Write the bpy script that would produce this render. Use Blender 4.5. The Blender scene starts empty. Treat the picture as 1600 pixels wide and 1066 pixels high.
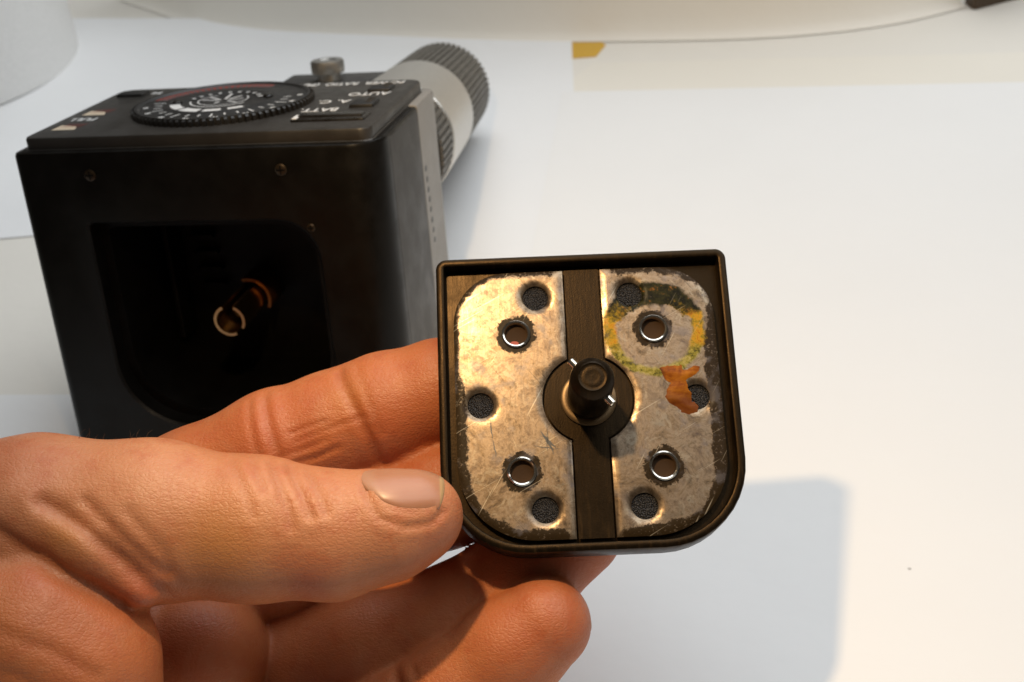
import bpy, bmesh, math, random
import numpy as np
from mathutils import Matrix, Vector
from mathutils.geometry import delaunay_2d_cdt
random.seed(4); rng = np.random.default_rng(7)
S = 0.01                                   # everything below is written in centimetres
sc = bpy.context.scene
col = sc.collection
R = math.radians

# ---------------------------------------------------------------- camera, world, lamps, exposure
CX, CY, CZ = (0.99375, -0.06151, -0.09317), (0.11164, 0.54749, 0.82933), (0.0, -0.83455, 0.55094)
def frame(x, y, z, o):
    return Matrix(((x[0], y[0], z[0], o[0]*S), (x[1], y[1], z[1], o[1]*S), (x[2], y[2], z[2], o[2]*S), (0, 0, 0, 1)))
CAM_O = np.array((0.0, 0.0, 19.557))
cam = bpy.data.cameras.new('camera'); cam_o = bpy.data.objects.new('camera', cam); col.objects.link(cam_o)
cam_o.matrix_world = frame(CX, CY, CZ, CAM_O)
cam.sensor_width = 36; cam.lens = 36*1900/1600
cam.clip_start = 0.005; cam.clip_end = 50
cam.dof.use_dof = True; cam.dof.focus_distance = 20.6*S; cam.dof.aperture_fstop = 33; cam.dof.aperture_blades = 7
sc.camera = cam_o

wd = bpy.data.worlds.new('World'); sc.world = wd; wd.use_nodes = True
wd.node_tree.nodes['Background'].inputs[0].default_value = (1.0, 0.86, 0.70, 1)
wd.node_tree.nodes['Background'].inputs[1].default_value = 0.05

def look(o, target):
    d = Vector(target)*S - o.location
    o.rotation_euler = d.to_track_quat('-Z', 'Y').to_euler()
l = bpy.data.lights.new('desk_lamp', 'SPOT'); l.energy = 1.27; l.color = (1.0, 0.69, 0.36); l.shadow_soft_size = 0.0042
l.spot_size = R(136); l.spot_blend = 0.55
lo = bpy.data.objects.new('desk_lamp', l); col.objects.link(lo)
lo.location = Vector((-2.45, 14.0, 23.5))*S; look(lo, (17.5, 19, 0))
l = bpy.data.lights.new('window_light', 'AREA'); l.shape = 'RECTANGLE'; l.size = 1.7; l.size_y = 1.2; l.energy = 18.8; l.color = (0.93, 0.97, 1.0)
lo = bpy.data.objects.new('window_light', l); col.objects.link(lo)
lo.location = (0.42, 0.52, 1.15); look(lo, (8, 30, 0))

vs = sc.view_settings
vs.view_transform = 'Standard'; vs.look = 'None'; vs.exposure = 0; vs.gamma = 1
sc.cycles.max_bounces = 8

# ---------------------------------------------------------------- node helpers
class NT:
    def __init__(s, name):
        s.m = bpy.data.materials.new(name); s.m.use_nodes = True
        s.t = s.m.node_tree; s.p = s.t.nodes['Principled BSDF']
    def n(s, typ, **kw):
        nd = s.t.nodes.new(typ)
        for k, v in kw.items(): setattr(nd, k, v)
        return nd
    def l(s, a, b): s.t.links.new(a, b)
    def set(s, **kw):
        for k, v in kw.items():
            i = s.p.inputs[k.replace('_', ' ')]
            if hasattr(v, 'is_output'): s.l(v, i)
            elif isinstance(v, tuple): i.default_value = v+(1,) if len(v) == 3 and i.type == 'RGBA' else v
            else: i.default_value = v
    def co(s, scale=(100, 100, 100)):
        tc = s.n('ShaderNodeTexCoord'); mp = s.n('ShaderNodeMapping'); mp.inputs['Scale'].default_value = scale
        s.l(tc.outputs['Object'], mp.inputs[0]); return mp.outputs[0]
    def noise(s, co, scale, detail=4, rough=.6, dist=0.0):
        nd = s.n('ShaderNodeTexNoise'); s.l(co, nd.inputs['Vector'])
        nd.inputs['Scale'].default_value = scale; nd.inputs['Detail'].default_value = detail
        nd.inputs['Roughness'].default_value = rough; nd.inputs['Distortion'].default_value = dist
        return nd.outputs[0]
    def vor(s, co, scale, feature='F1'):
        nd = s.n('ShaderNodeTexVoronoi', feature=feature); s.l(co, nd.inputs['Vector']); nd.inputs['Scale'].default_value = scale
        return nd.outputs['Distance']
    def ramp(s, f, stops):
        nd = s.n('ShaderNodeValToRGB'); e = nd.color_ramp.elements
        while len(e) < len(stops): e.new(.5)
        for el, (p, c) in zip(e, stops): el.position = p; el.color = c if len(c) == 4 else c+(1,)
        s.l(f, nd.inputs[0]); return nd.outputs[0]
    def step(s, f, a, b, va=0.0, vb=1.0):
        nd = s.n('ShaderNodeMapRange', interpolation_type='SMOOTHSTEP'); s.l(f, nd.inputs[0])
        for i, v in zip((1, 2, 3, 4), (a, b, va, vb)): nd.inputs[i].default_value = v
        return nd.outputs[0]
    def math(s, op, a, b=None):
        nd = s.n('ShaderNodeMath', operation=op)
        for i, v in enumerate((a, b)):
            if v is None: continue
            if hasattr(v, 'is_output'): s.l(v, nd.inputs[i])
            else: nd.inputs[i].default_value = v
        return nd.outputs[0]
    def mix(s, f, a, b):
        nd = s.n('ShaderNodeMix', data_type='RGBA')
        for i, v in ((0, f), (6, a), (7, b)):
            if hasattr(v, 'is_output'): s.l(v, nd.inputs[i])
            else: nd.inputs[i].default_value = (v+(1,) if isinstance(v, tuple) else v)
        return nd.outputs[2]
    def attr(s, name):
        return s.n('ShaderNodeAttribute', attribute_name=name).outputs['Fac']
    def bump(s, h, strength=.3, dist=.0005, prev=None):
        nd = s.n('ShaderNodeBump'); nd.inputs['Strength'].default_value = strength; nd.inputs['Distance'].default_value = dist
        s.l(h, nd.inputs['Height'])
        if prev is not None: s.l(prev, nd.inputs['Normal'])
        s.l(nd.outputs[0], s.p.inputs['Normal']); return nd.outputs[0]

def plastic(name, base, rough, grain=0.15, var=.5, spec=.5):
    m = NT(name); co = m.co()
    n = m.noise(co, 1.3, 5, .65)
    f = m.noise(co, 60, 2)
    m.set(Base_Color=m.mix(n, tuple(c*(1-var) for c in base), tuple(c*(1+var) for c in base)),
          Roughness=m.step(n, .3, .7, rough-.08, rough+.08), Specular_IOR_Level=spec)
    m.bump(f, grain, .0001); return m.m
def plain(name, base, rough=.5, metal=0.0, **kw):
    m = NT(name); co = m.co(); n = m.noise(co, 8, 4)
    m.set(Base_Color=m.mix(n, tuple(c*.85 for c in base), tuple(min(1, c*1.12) for c in base)), Roughness=rough, Metallic=metal, **kw); return m.m

M = {}
M['black'] = plastic('black_plastic', (.0042, .0034, .0024), .36, .10, .35, .20)
M['black_gloss'] = plastic('glossy_black_plastic', (.010, .008, .006), .25, .05)
M['panel'] = plastic('satin_black_panel', (.028, .025, .0215), .42, .12, .35)
M['side'] = plastic('side_grey_plastic', (.038, .036, .034), .5, .25, .15)
M['rear'] = plastic('rear_grey_plastic', (.23, .215, .195), .5, .3, .06)
M['void'] = plastic('cavity_black', (.0022, .0018, .0014), .5, .1, .3, .15)
M['rubber'] = plastic('black_rubber', (.013, .012, .011), .5, .2)
M['grip'] = plastic('ribbed_grip_plastic', (.085, .076, .062), .5, .2, .15)
M['ink'] = plain('white_ink', (.75, .74, .72), .5)
M['red_ink'] = plain('red_ink', (.27, .04, .025), .6)
M['cream_ink'] = plain('cream_ink', (.62, .50, .36), .5)
M['dark_ink'] = plain('grey_ink', (.07, .07, .07), .5)
M['silver'] = plain('satin_silver', (.62, .60, .56), .38, .85)
M['chrome'] = plain('worn_chrome', (.72, .68, .6), .16, 1.0)
M['brass'] = plain('brass', (.80, .54, .26), .22, 1.0)
M['screw'] = plain('dark_screw', (.035, .022, .01), .45, .6)
M['yellow'] = plain('yellow_card', (.62, .36, .03), .55)
M['brown'] = plain('dark_brown_wood', (.07, .045, .025), .6)

def cover_black():
    m = NT('scuffed_black_plastic'); co = m.co()
    n = m.noise(co, 1.6, 6, .7); sc_ = m.noise(m.co((900, 90, 100)), 1.2, 5, .75)
    scr = m.step(sc_, .50, .72)
    f = m.noise(co, 35, 3)
    m.set(Base_Color=m.mix(scr, (.0042, .003, .0018), (.020, .0115, .005)), Roughness=m.step(n, .3, .7, .30, .44), Specular_IOR_Level=.22, Specular_Tint=(1.0, .66, .36))
    m.bump(m.math('ADD', f, m.math('MULTIPLY', sc_, 1.5)), .22, .00012); return m.m
M['cover'] = cover_black()

def paper(name, base, warm=(1, 1, 1)):
    m = NT(name); co = m.co()
    n = m.noise(co, .16, 4, .55); f = m.noise(co, 9, 5, .7)
    v = m.vor(co, .33); sp = m.math('MULTIPLY', m.step(v, .008, .02, 1, 0), m.step(m.noise(co, .4, 2), .5, .56))
    c = m.mix(n, tuple(x*.965 for x in base), tuple(min(.95, x*1.02) for x in base))
    m.set(Base_Color=m.mix(sp, c, (.42, .41, .40)), Roughness=.62, Specular_IOR_Level=.3)
    b = m.bump(f, .06, .0003); m.bump(m.noise(co, .5, 3), .10, .004, b); return m.m
M['paper'] = paper('white_paper', (.80, .795, .785))
M['paper_warm'] = paper('warm_white_paper', (.78, .74, .66))
M['paper_cool'] = paper('cool_white_paper', (.80, .80, .80))
M['table'] = paper('ivory_tabletop', (.76, .725, .66))
M['card'] = paper('ivory_card', (.86, .82, .74))

def steel():
    m = NT('tarnished_steel'); co = m.co((115, 115, 115))
    n1 = m.noise(co, 1.1, 8, .72, .5); n2 = m.noise(co, 4.5, 8, .75); n3 = m.noise(co, 16, 5, .7)
    n1 = m.noise(co, 1.5, 9, .78, .8)
    base = m.ramp(n1, [(.33, (.088, .064, .052)), (.43, (.19, .135, .088)), (.50, (.27, .20, .135)), (.56, (.20, .14, .085)), (.64, (.095, .068, .046))])
    base = m.mix(m.step(n2, .47, .66, 0, .6), base, (.095, .074, .056))
    base = m.mix(m.step(m.noise(co, 3.0, 7, .75, .6), .54, .62, 0, .8), base, (.28, .225, .16))
    base = m.mix(m.step(n3, .54, .68, 0, .5), base, (.065, .045, .024))
    ed = m.attr('edge'); ey = m.attr('eye'); ew = m.attr('wear')
    e = m.math('ADD', ed, m.math('MULTIPLY', m.math('SUBTRACT', n2, .5), .55))
    e = m.math('SUBTRACT', e, m.math('MULTIPLY', ew, 1.05))
    cor = m.step(e, -.02, .05, 1, 0)
    cor = m.math('MULTIPLY', cor, m.step(n3, .30, .45, .25, 1))
    y = m.math('ADD', ey, m.math('MULTIPLY', m.math('SUBTRACT', n2, .5), .32))
    y = m.math('ADD', y, m.math('MULTIPLY', m.math('SUBTRACT', n3, .5), .25))
    halo = m.step(y, .385, .43, 1, 0)
    dirt = m.math('MAXIMUM', cor, halo)
    dcol = m.mix(n3, (.006, .004, .002), (.045, .028, .012))
    c = m.mix(dirt, base, dcol)
    # dried ring round the upper right eyelet
    sep = m.n('ShaderNodeSeparateXYZ'); m.l(co, sep.inputs[0])
    dx = m.math('SUBTRACT', sep.outputs[0], 1.42); dy = m.math('SUBTRACT', sep.outputs[1], 1.42)
    rr = m.math('SQRT', m.math('ADD', m.math('MULTIPLY', dx, dx), m.math('MULTIPLY', m.math('MULTIPLY', dy, dy), 1.05)))
    rr = m.math('ADD', rr, m.math('MULTIPLY', m.math('SUBTRACT', n2, .5), .30))
    top = m.step(m.math('ADD', dy, m.math('MULTIPLY', m.math('SUBTRACT', m.noise(co, 2.5, 5, .7), .5), 1.1)), .22, .50)                       # 1 on the upper side
    side = m.step(m.math('ABSOLUTE', dx), .55, .85)
    inn = m.math('SUBTRACT', .87, m.math('MULTIPLY', top, .33)); inn = m.math('SUBTRACT', inn, m.math('MULTIPLY', side, .10))
    ring = m.math('MULTIPLY', m.math('MULTIPLY', m.step(m.math('SUBTRACT', rr, inn), -.07, .05), m.step(rr, 1.00, 1.08, 1, 0)), 1.0)
    blot = m.noise(co, 5.5, 5, .7)
    yel = m.ramp(blot, [(.36, (.06, .045, .008)), (.46, (.26, .18, .015)), (.56, (.44, .23, .015)), (.68, (.26, .08, .008))])
    oli = m.ramp(blot, [(.42, (.006, .006, .002)), (.60, (.026, .024, .006)), (.66, (.13, .05, .009)), (.76, (.24, .14, .035))])
    low = m.ramp(m.noise(co, 9, 4, .7), [(.38, (.055, .05, .012)), (.5, (.22, .19, .03)), (.62, (.34, .28, .10))])
    scol = m.mix(m.step(dy, -.55, -.25, 1, 0), yel, low); scol = m.mix(top, scol, oli)
    ring = m.math('MULTIPLY', ring, m.step(blot, .30, .40, .85, 1))
    c = m.mix(ring, c, scol)
    blue = m.math('MULTIPLY', m.step(m.noise(co, 2.2, 4, .6), .55, .68), .35)
    blue = m.math('MULTIPLY', blue, m.math('SUBTRACT', 1.0, ring)); c = m.mix(blue, c, (.15, .14, .15))
    # scuff strokes
    st = m.noise(m.co((55, 420, 100)), 1.3, 6, .8, 1.2); scuff = m.math('MULTIPLY', m.step(st, .66, .72), m.step(n1, .50, .56))
    c = m.mix(scuff, c, (.05, .042, .036))
    for k, (sx_, sy_, rot) in enumerate(((14, 300, .9), (12, 340, -.5), (16, 280, 2.1))):
        tc = m.n('ShaderNodeTexCoord'); mp = m.n('ShaderNodeMapping', vector_type='POINT'); mp.inputs['Rotation'].default_value = (0, 0, rot); m.l(tc.outputs['Object'], mp.inputs[0])
        mp2 = m.n('ShaderNodeMapping'); mp2.inputs['Scale'].default_value = (sx_*4, sy_*6, 100); m.l(mp.outputs[0], mp2.inputs[0])
        ln = m.noise(mp2.outputs[0], 1.0, 2, .5)
        c = m.mix(m.math('MULTIPLY', m.step(ln, .68, .74), .55), c, (.46, .40, .30) if k else (.05, .04, .03))
    nm = m.math('MAXIMUM', dirt, ring)
    m.set(Base_Color=c, Metallic=m.math('SUBTRACT', .9, m.math('MULTIPLY', nm, .9)),
          Roughness=m.step(n2, .3, .7, .29, .43), Specular_IOR_Level=m.math('SUBTRACT', .5, m.math('MULTIPLY', nm, .42)))
    lines = m.noise(m.co((420, 35, 100)), 1.6, 5, .7, .3)
    hgt = m.math('ADD', m.math('ADD', m.math('MULTIPLY', n3, .4), lines), m.math('MULTIPLY', nm, n3))
    m.bump(hgt, .12, .0002); return m.m
M['steel'] = steel()

def mesh_cloth():
    m = NT('dark_woven_mesh'); co = m.co((100, 100, 1))
    v = m.vor(co, 36); f = m.noise(co, 5, 3)
    c = m.ramp(v, [(.10, (.13, .115, .10)), (.30, (.022, .019, .017)), (.6, (.006, .005, .0045))])
    m.set(Base_Color=c, Roughness=.45, Metallic=.3); m.bump(m.math('ADD', m.math('SUBTRACT', 1.0, v), f), .7, .0005); return m.m
M['mesh'] = mesh_cloth()
M['eye_floor'] = plain('brown_eyelet_floor', (.04, .022, .011), .75, 0, Specular_IOR_Level=.12)

def glue():
    m = NT('dried_orange_glue'); co = m.co()
    n = m.noise(co, 3.5, 5, .7, .4); w = m.noise(m.co((160, 700, 100)), 1.2, 4, .7)
    c = m.ramp(m.math('ADD', m.math('MULTIPLY', n, .5), m.math('MULTIPLY', w, .5)), [(.38, (.045, .010, .002)), (.49, (.20, .052, .002)), (.64, (.33, .115, .006))])
    sp = m.n('ShaderNodeSeparateXYZ'); m.l(m.co((115, 115, 115)), sp.inputs[0])
    c = m.mix(m.math('MULTIPLY', m.step(sp.outputs[1], -.15, .20, 1, 0), .75), c, (.085, .020, .003))
    m.set(Base_Color=c, Roughness=.5, Specular_IOR_Level=.10); m.bump(m.math('ADD', n, w), .25, .0003); return m.m
M['glue'] = glue()

def skin():
    m = NT('skin'); co = m.co()
    n1 = m.noise(co, .55, 4, .6); n2 = m.noise(co, 2.6, 5, .65); fine = m.noise(co, 16, 4, .6)
    base = m.ramp(n1, [(.30, (.39, .150, .066)), (.50, (.44, .182, .086)), (.70, (.465, .21, .106))])
    palm_c = m.ramp(n1, [(.30, (.38, .108, .036)), (.50, (.425, .132, .046)), (.70, (.455, .158, .06))])
    base = m.mix(m.attr('palmar'), base, palm_c)
    red = m.math('MULTIPLY', m.step(n2, .46, .70), .40)
    c = m.mix(red, base, (.35, .080, .030))
    c = m.mix(m.attr('flush'), c, (.36, .072, .026)); c = m.mix(m.attr('sallow'), c, (.42, .18, .05))
    vein = m.noise(co, 1.1, 3, .5, 1.5); c = m.mix(m.math('MULTIPLY', m.step(vein, .52, .64), .16), c, (.42, .19, .10))
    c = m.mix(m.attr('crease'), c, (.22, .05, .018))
    pores = m.math('MINIMUM', m.vor(m.co((75, 120, 100)), 15, 'DISTANCE_TO_EDGE'), .22)
    ridg = m.noise(m.co((45, 300, 160)), 1.5, 6, .7, .6)
    m.set(Base_Color=c, Roughness=m.step(fine, .3, .7, .42, .58), Specular_IOR_Level=.42,
          Subsurface_Weight=.13, Subsurface_Radius=(1.0, .28, .12), Subsurface_Scale=.0035)
    b = m.bump(ridg, .20, .0006); b = m.bump(pores, .45, .0003, b); m.bump(fine, .28, .0003, b); return m.m
M['skin'] = skin()
def nail_mat():
    m = NT('fingernail'); co = m.co()
    st = m.noise(m.co((30, 520, 100)), 1.6, 4, .6)
    f = m.attr('lunula')
    c = m.mix(st, (.33, .145, .080), (.38, .185, .108))
    c = m.mix(m.step(f, .93, .955), c, (.40, .26, .13))          # free edge
    c = m.mix(m.step(f, .10, .24, .5, 0), c, (.40, .24, .165))  # lunula
    m.set(Base_Color=c, Roughness=.38, Coat_Weight=.1, Coat_Roughness=.3, Subsurface_Weight=.2, Subsurface_Radius=(1, .4, .2), Subsurface_Scale=.002)
    m.bump(st, .12, .0003); return m.m
M['nail'] = nail_mat()
M['hair'] = plain('dark_hair', (.05, .03, .018), .5)

# ---------------------------------------------------------------- mesh helpers (all in cm)
def obj(name, verts, faces, mat, parent=None, smooth=False, mw=None, attrs=None, weld=False):
    me = bpy.data.meshes.new(name)
    v = np.asarray(verts, dtype=float)*S
    me.from_pydata([tuple(x) for x in v], [], [tuple(int(i) for i in f) for f in faces]); me.update()
    bm = bmesh.new(); bm.from_mesh(me)
    if weld: bmesh.ops.remove_doubles(bm, verts=bm.verts[:], dist=1e-6)
    bmesh.ops.recalc_face_normals(bm, faces=bm.faces[:]); bm.to_mesh(me); bm.free()
    if mat: me.materials.append(mat)
    if attrs:
        for k, a in attrs.items():
            at = me.attributes.new(k, 'FLOAT', 'POINT'); at.data.foreach_set('value', np.asarray(a, dtype=np.float32))
    o = bpy.data.objects.new(name, me); col.objects.link(o)
    if parent: o.parent = parent
    if mw is not None: o.matrix_world = mw
    if smooth == 'auto': autosmooth(me)
    elif smooth: me.shade_smooth()
    return o
def autosmooth(me, ang=35):
    me.shade_smooth()
    bm = bmesh.new(); bm.from_mesh(me)
    for e in bm.edges:
        if len(e.link_faces) == 2 and e.calc_face_angle(0) > R(ang): e.smooth = False
    bm.to_mesh(me); bm.free()
def empty(name, m4): 
    o = bpy.data.objects.new(name, None); col.objects.link(o); o.matrix_world = m4; o.empty_display_size = .01; return o
def tag(o, label=None, cat=None, group=None, kind=None):
    for k, v in (('label', label), ('category', cat), ('group', group), ('kind', kind)):
        if v: o[k] = v
    return o
class MB:
    def __init__(s): s.v = []; s.f = []
    def add(s, v, f):
        b = len(s.v); s.v += [tuple(x) for x in v]; s.f += [tuple(i+b for i in q) for q in f]; return s
    def loft(s, loops, closed=True, cap0=True, cap1=True):
        n = len(loops[0]); v = [p for L in loops for p in L]; f = []
        for k in range(len(loops)-1):
            for i in range(n if closed else n-1):
                j = (i+1) % n; f.append((k*n+i, k*n+j, (k+1)*n+j, (k+1)*n+i))
        if cap0: f.append(tuple(range(n-1, -1, -1)))
        if cap1: f.append(tuple((len(loops)-1)*n+i for i in range(n)))
        return s.add(v, f)
    def rbox(s, lo, hi, r=.05, top=.03, seg=3):
        """box with rounded vertical corners (z up) and a small bevelled top"""
        def L(ins, z): return [(x, y, z) for x, y in rrect(lo[0]+ins, lo[1]+ins, hi[0]-ins, hi[1]-ins, [max(r-ins, .004)]*4, seg)]
        return s.loft([L(0, lo[2]), L(0, hi[2]-top), L(top*.3, hi[2]-top*.3), L(top, hi[2])])
    def tube(s, p, q, r0, r1=None, n=16, caps=True):
        r1 = r0 if r1 is None else r1
        p, q = np.array(p, float), np.array(q, float); d = (q-p)/np.linalg.norm(q-p)
        u = np.cross(d, (0, 0, 1) if abs(d[2]) < .9 else (1, 0, 0)); u /= np.linalg.norm(u); w = np.cross(d, u)
        C = lambda c, r: [tuple(c+r*(math.cos(a)*u+math.sin(a)*w)) for a in np.linspace(0, 2*np.pi, n, endpoint=False)]
        return s.loft([C(p, r0), C(q, r1)], cap0=caps, cap1=caps)
    def lathe(s, prof, n=32, c=(0, 0, 0), cap0=True, cap1=True, fr=None):
        """prof: (r, z) list, axis z through c; fr = (u, v, w) axes"""
        u, v, w = [np.array(a, float) for a in (fr or ((1, 0, 0), (0, 1, 0), (0, 0, 1)))]; c = np.array(c, float)
        loops = [[tuple(c+r*(math.cos(a)*u+math.sin(a)*v)+z*w) for a in np.linspace(0, 2*np.pi, n, endpoint=False)] for r, z in prof]
        return s.loft(loops, cap0=cap0, cap1=cap1)
    def build(s, name, mat, parent=None, smooth='auto', **kw): return obj(name, s.v, s.f, mat, parent, smooth, **kw)
def rrect(x0, y0, x1, y1, r, seg=6):
    """ccw loop from bottom-left; r = radii (bl, br, tr, tl)"""
    out = []
    for (cx, cy, rr, a0) in ((x0+r[0], y0+r[0], r[0], 180), (x1-r[1], y0+r[1], r[1], 270), (x1-r[2], y1-r[2], r[2], 0), (x0+r[3], y1-r[3], r[3], 90)):
        for k in range(seg+1):
            a = R(a0+90*k/seg); out.append((cx+rr*math.cos(a), cy+rr*math.sin(a)))
    return out
def inside(P, poly):
    x, y = P[:, 0], P[:, 1]; c = np.zeros(len(P), bool); q = np.array(poly); j = len(q)-1
    for i in range(len(q)):
        xi, yi = q[i]; xj, yj = q[j]
        if yi != yj: c ^= ((yi > y) != (yj > y)) & (x < (xj-xi)*(y-yi)/(yj-yi)+xi)
        j = i
    return c
def segdist(P, poly, closed=True):
    q = np.array(poly, float); d = np.full(len(P), 1e9)
    for i in range(len(q) if closed else len(q)-1):
        a, b = q[i], q[(i+1) % len(q)]; ab = b-a; t = np.clip(((P-a)@ab)/(ab@ab+1e-12), 0, 1)
        d = np.minimum(d, np.linalg.norm(P-a-t[:, None]*ab, axis=1))
    return d
def cdt(outer, holes=(), grid=None):
    pts = [tuple(p) for p in outer]; edges = [(i, (i+1) % len(outer)) for i in range(len(outer))]
    for h in holes:
        b = len(pts); pts += [tuple(p) for p in h]; edges += [(b+i, b+(i+1) % len(h)) for i in range(len(h))]
    if grid:
        a = np.array(outer); g = np.stack(np.meshgrid(np.arange(a[:, 0].min(), a[:, 0].max(), grid), np.arange(a[:, 1].min(), a[:, 1].max(), grid)), -1).reshape(-1, 2)
        k = inside(g, outer) & (segdist(g, outer) > grid*.5)
        for h in holes: k &= ~inside(g, h) & (segdist(g, h) > grid*.5)
        pts += [tuple(p) for p in g[k]]
    V, _, F = delaunay_2d_cdt([Vector(p) for p in pts], edges, [], 0, 1e-6)[:3]
    V = np.array([tuple(v) for v in V]); F = np.array([f for f in F]); C = V[F].mean(1)
    k = inside(C, outer)
    for h in holes: k &= ~inside(C, h)
    return V, F[k]
circle = lambda cx, cy, r, n=28: [(cx+r*math.cos(a), cy+r*math.sin(a)) for a in np.linspace(0, 2*np.pi, n, endpoint=False)]

# ---------------------------------------------------------------- setting: table top and papers
N = 60
tb = MB(); tb.rbox((-70, -30, -2.5), (70, 110, -.03), 1, .1); tag(tb.build('table_top', M['table']), kind='structure')
def sheet(label, poly, z, mat, curl=None):
    V, F = cdt(poly, grid=1.4); n = len(V)
    h = np.full(n, z, float)
    if curl is not None: h += curl(V)
    top = np.c_[V, h+.012]; bot = np.c_[V, h]
    b = len(poly)
    f = [tuple(t) for t in F]+[tuple(t[::-1]+n) for t in F]+[(i, (i+1) % b, (i+1) % b+n, i+n) for i in range(b)]
    o = obj('paper_sheet', np.vstack([top, bot]), f, mat, smooth=False)
    return tag(o, label, 'paper', 'white sheets of paper covering the table')
def edge(p, q, n=10, sag=0.0):
    p, q = np.array(p), np.array(q); d = q-p; nn = np.array((-d[1], d[0]))/np.linalg.norm(d)
    return [tuple(p+d*t+nn*sag*math.sin(math.pi*t)) for t in np.linspace(0, 1, n, endpoint=False)]
def ring(*pts, n=10): return sum([edge(pts[i], pts[(i+1) % len(pts)], n) for i in range(len(pts))], [])
sheet('white sheet lying under the ribbed handle, its corner by the yellow card', ring((-34, 40.9), (-8, 39.6), (-5, 31), (2.2, 31), (4.39, 55.25), (-13, 62.2), (-30, 68)), 0, M['paper_cool'],
      lambda V: .25*np.clip((V[:, 1]-52)/8, 0, 1)**2)
sheet('ivory sheet crossing the back of the table, before the curved card', ring((3.2, 36), (34, 33), (34, 44), (19.2, 47.4), (4.9, 50.9), (3.6, 49)), -.022, M['paper_warm'])
sheet('large blank white sheet in the right half, its top left corner by the handle', ring((-1.2, 22), (26, 18), (30, 41.5), (20.65, 43.72), (3.23, 47.89)), .03, M['paper'])
sheet('warm white sheet nearest the viewer under the held cover', ring((-26, 3), (24, -2), (27, 22.6), (12.93, 24.95), (-1.2, 27.2), (-22, 31)), .048, M['paper'])

def standing(name, path, h0, h1, mat, thick=.12, lean=0.0):
    P = np.array(path, float); n = len(P)
    t = np.gradient(P, axis=0); nn = np.stack([-t[:, 1], t[:, 0]], 1); nn /= np.linalg.norm(nn, axis=1)[:, None]
    loops = []
    ks = np.linspace(0, 1, 14)**2
    A = [[(p[0]+q[0]*lean*k**.5, p[1]+q[1]*lean*k**.5, h0+(h1-h0)*k) for p, q in zip(P, nn)] for k in ks]
    B = [[(p[0]+q[0]*(lean*k**.5+thick), p[1]+q[1]*(lean*k**.5+thick), h0+(h1-h0)*k) for p, q in zip(P, nn)] for k in ks]
    m = MB(); loop = [A[i]+B[i][::-1] for i in range(len(ks))]; m.loft(loop); return m.build(name, mat)
def smooth_path(pts, n=50):
    P = np.array(pts, float); s = np.r_[0, np.cumsum(np.linalg.norm(np.diff(P, axis=0), axis=1))]; u = np.linspace(0, s[-1], n)
    Q = np.stack([np.interp(u, s, P[:, k]) for k in (0, 1)], 1)
    for _ in range(8): Q[1:-1] = .5*Q[1:-1]+.25*(Q[:-2]+Q[2:])
    return Q
tag(standing('curved_card', smooth_path([(-19.7, 68.4), (-13.8, 61.4), (-11.6, 59.6), (-3.2, 56.4), (4.4, 53.6), (12.7, 51.3), (18.3, 51.1), (21.9, 52.5)]), 0.02, 16, M['card'], .15, 3.2),
    'large ivory card standing in a curve along the back of the table', 'card')
a = np.linspace(0, 2*np.pi, 64, endpoint=False)
m = MB()
rc = (-27.3, 58.9); rw = 7.5
prof = [(rw-.25, .02), (rw-.05, .1), (rw, .5), (rw+.12, 5), (rw+.3, 12), (rw+.35, 13.4), (rw+.15, 13.6), (rw-.1, 13.4), (rw-.3, 1), (rw-.9, .4)]
m.lathe(prof, 72, (rc[0], rc[1], 0))
tag(m.build('white_tub', plain('white_tub_plastic', (.85, .845, .83), .5)), 'round white tub standing at the far left corner behind the flash', 'tub')
V = [(3.0, 51.8), (5.1, 51.6), (5.7, 52.9), (5.2, 54.6), (3.4, 54.6)]
m = MB(); m.loft([[(x, y, z) for x, y in V] for z in (-.028, -.006)])
tag(m.build('yellow_card', M['yellow']), 'small yellow card edge showing between the papers at the back', 'card')
m = MB(); m.loft([[(23.6+x, 53.2+.35*x+y, z) for x, y in rrect(-1.5, -.6, 1.5, .6, [.2]*4, 4)] for z in (0, 3, 6, 6.1)])
tag(m.build('dark_block', M['brown']), 'dark brown block behind the right end of the curved card', 'block')

# ---------------------------------------------------------------- flash unit lying on its back edge
BX, BD, BU, BO = (0.98021, -0.19796, 0.0), (0.19456, 0.9634, -0.1844), (0.0365, 0.18075, 0.98285), (-11.29624, 27.11684, 8.5085)
flash = empty('flash_unit', frame(BX, BD, BU, BO))
tag(flash, 'black electronic flash head with open battery bay, dial on top and ribbed handle', 'flash unit')
W, H, DS, DB = 9.0, 7.55, 3.8, 6.04
def usect(x0, x1, d0, d1, rl, rr, z, ins=0):     # horizontal section, ccw
    return [(x, y, z) for x, y in rrect(x0+ins, d0+ins, x1-ins, d1-ins, [max(rl-ins, .01), max(rr-ins, .01), .02, .02], 8)]
m = MB()
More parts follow.
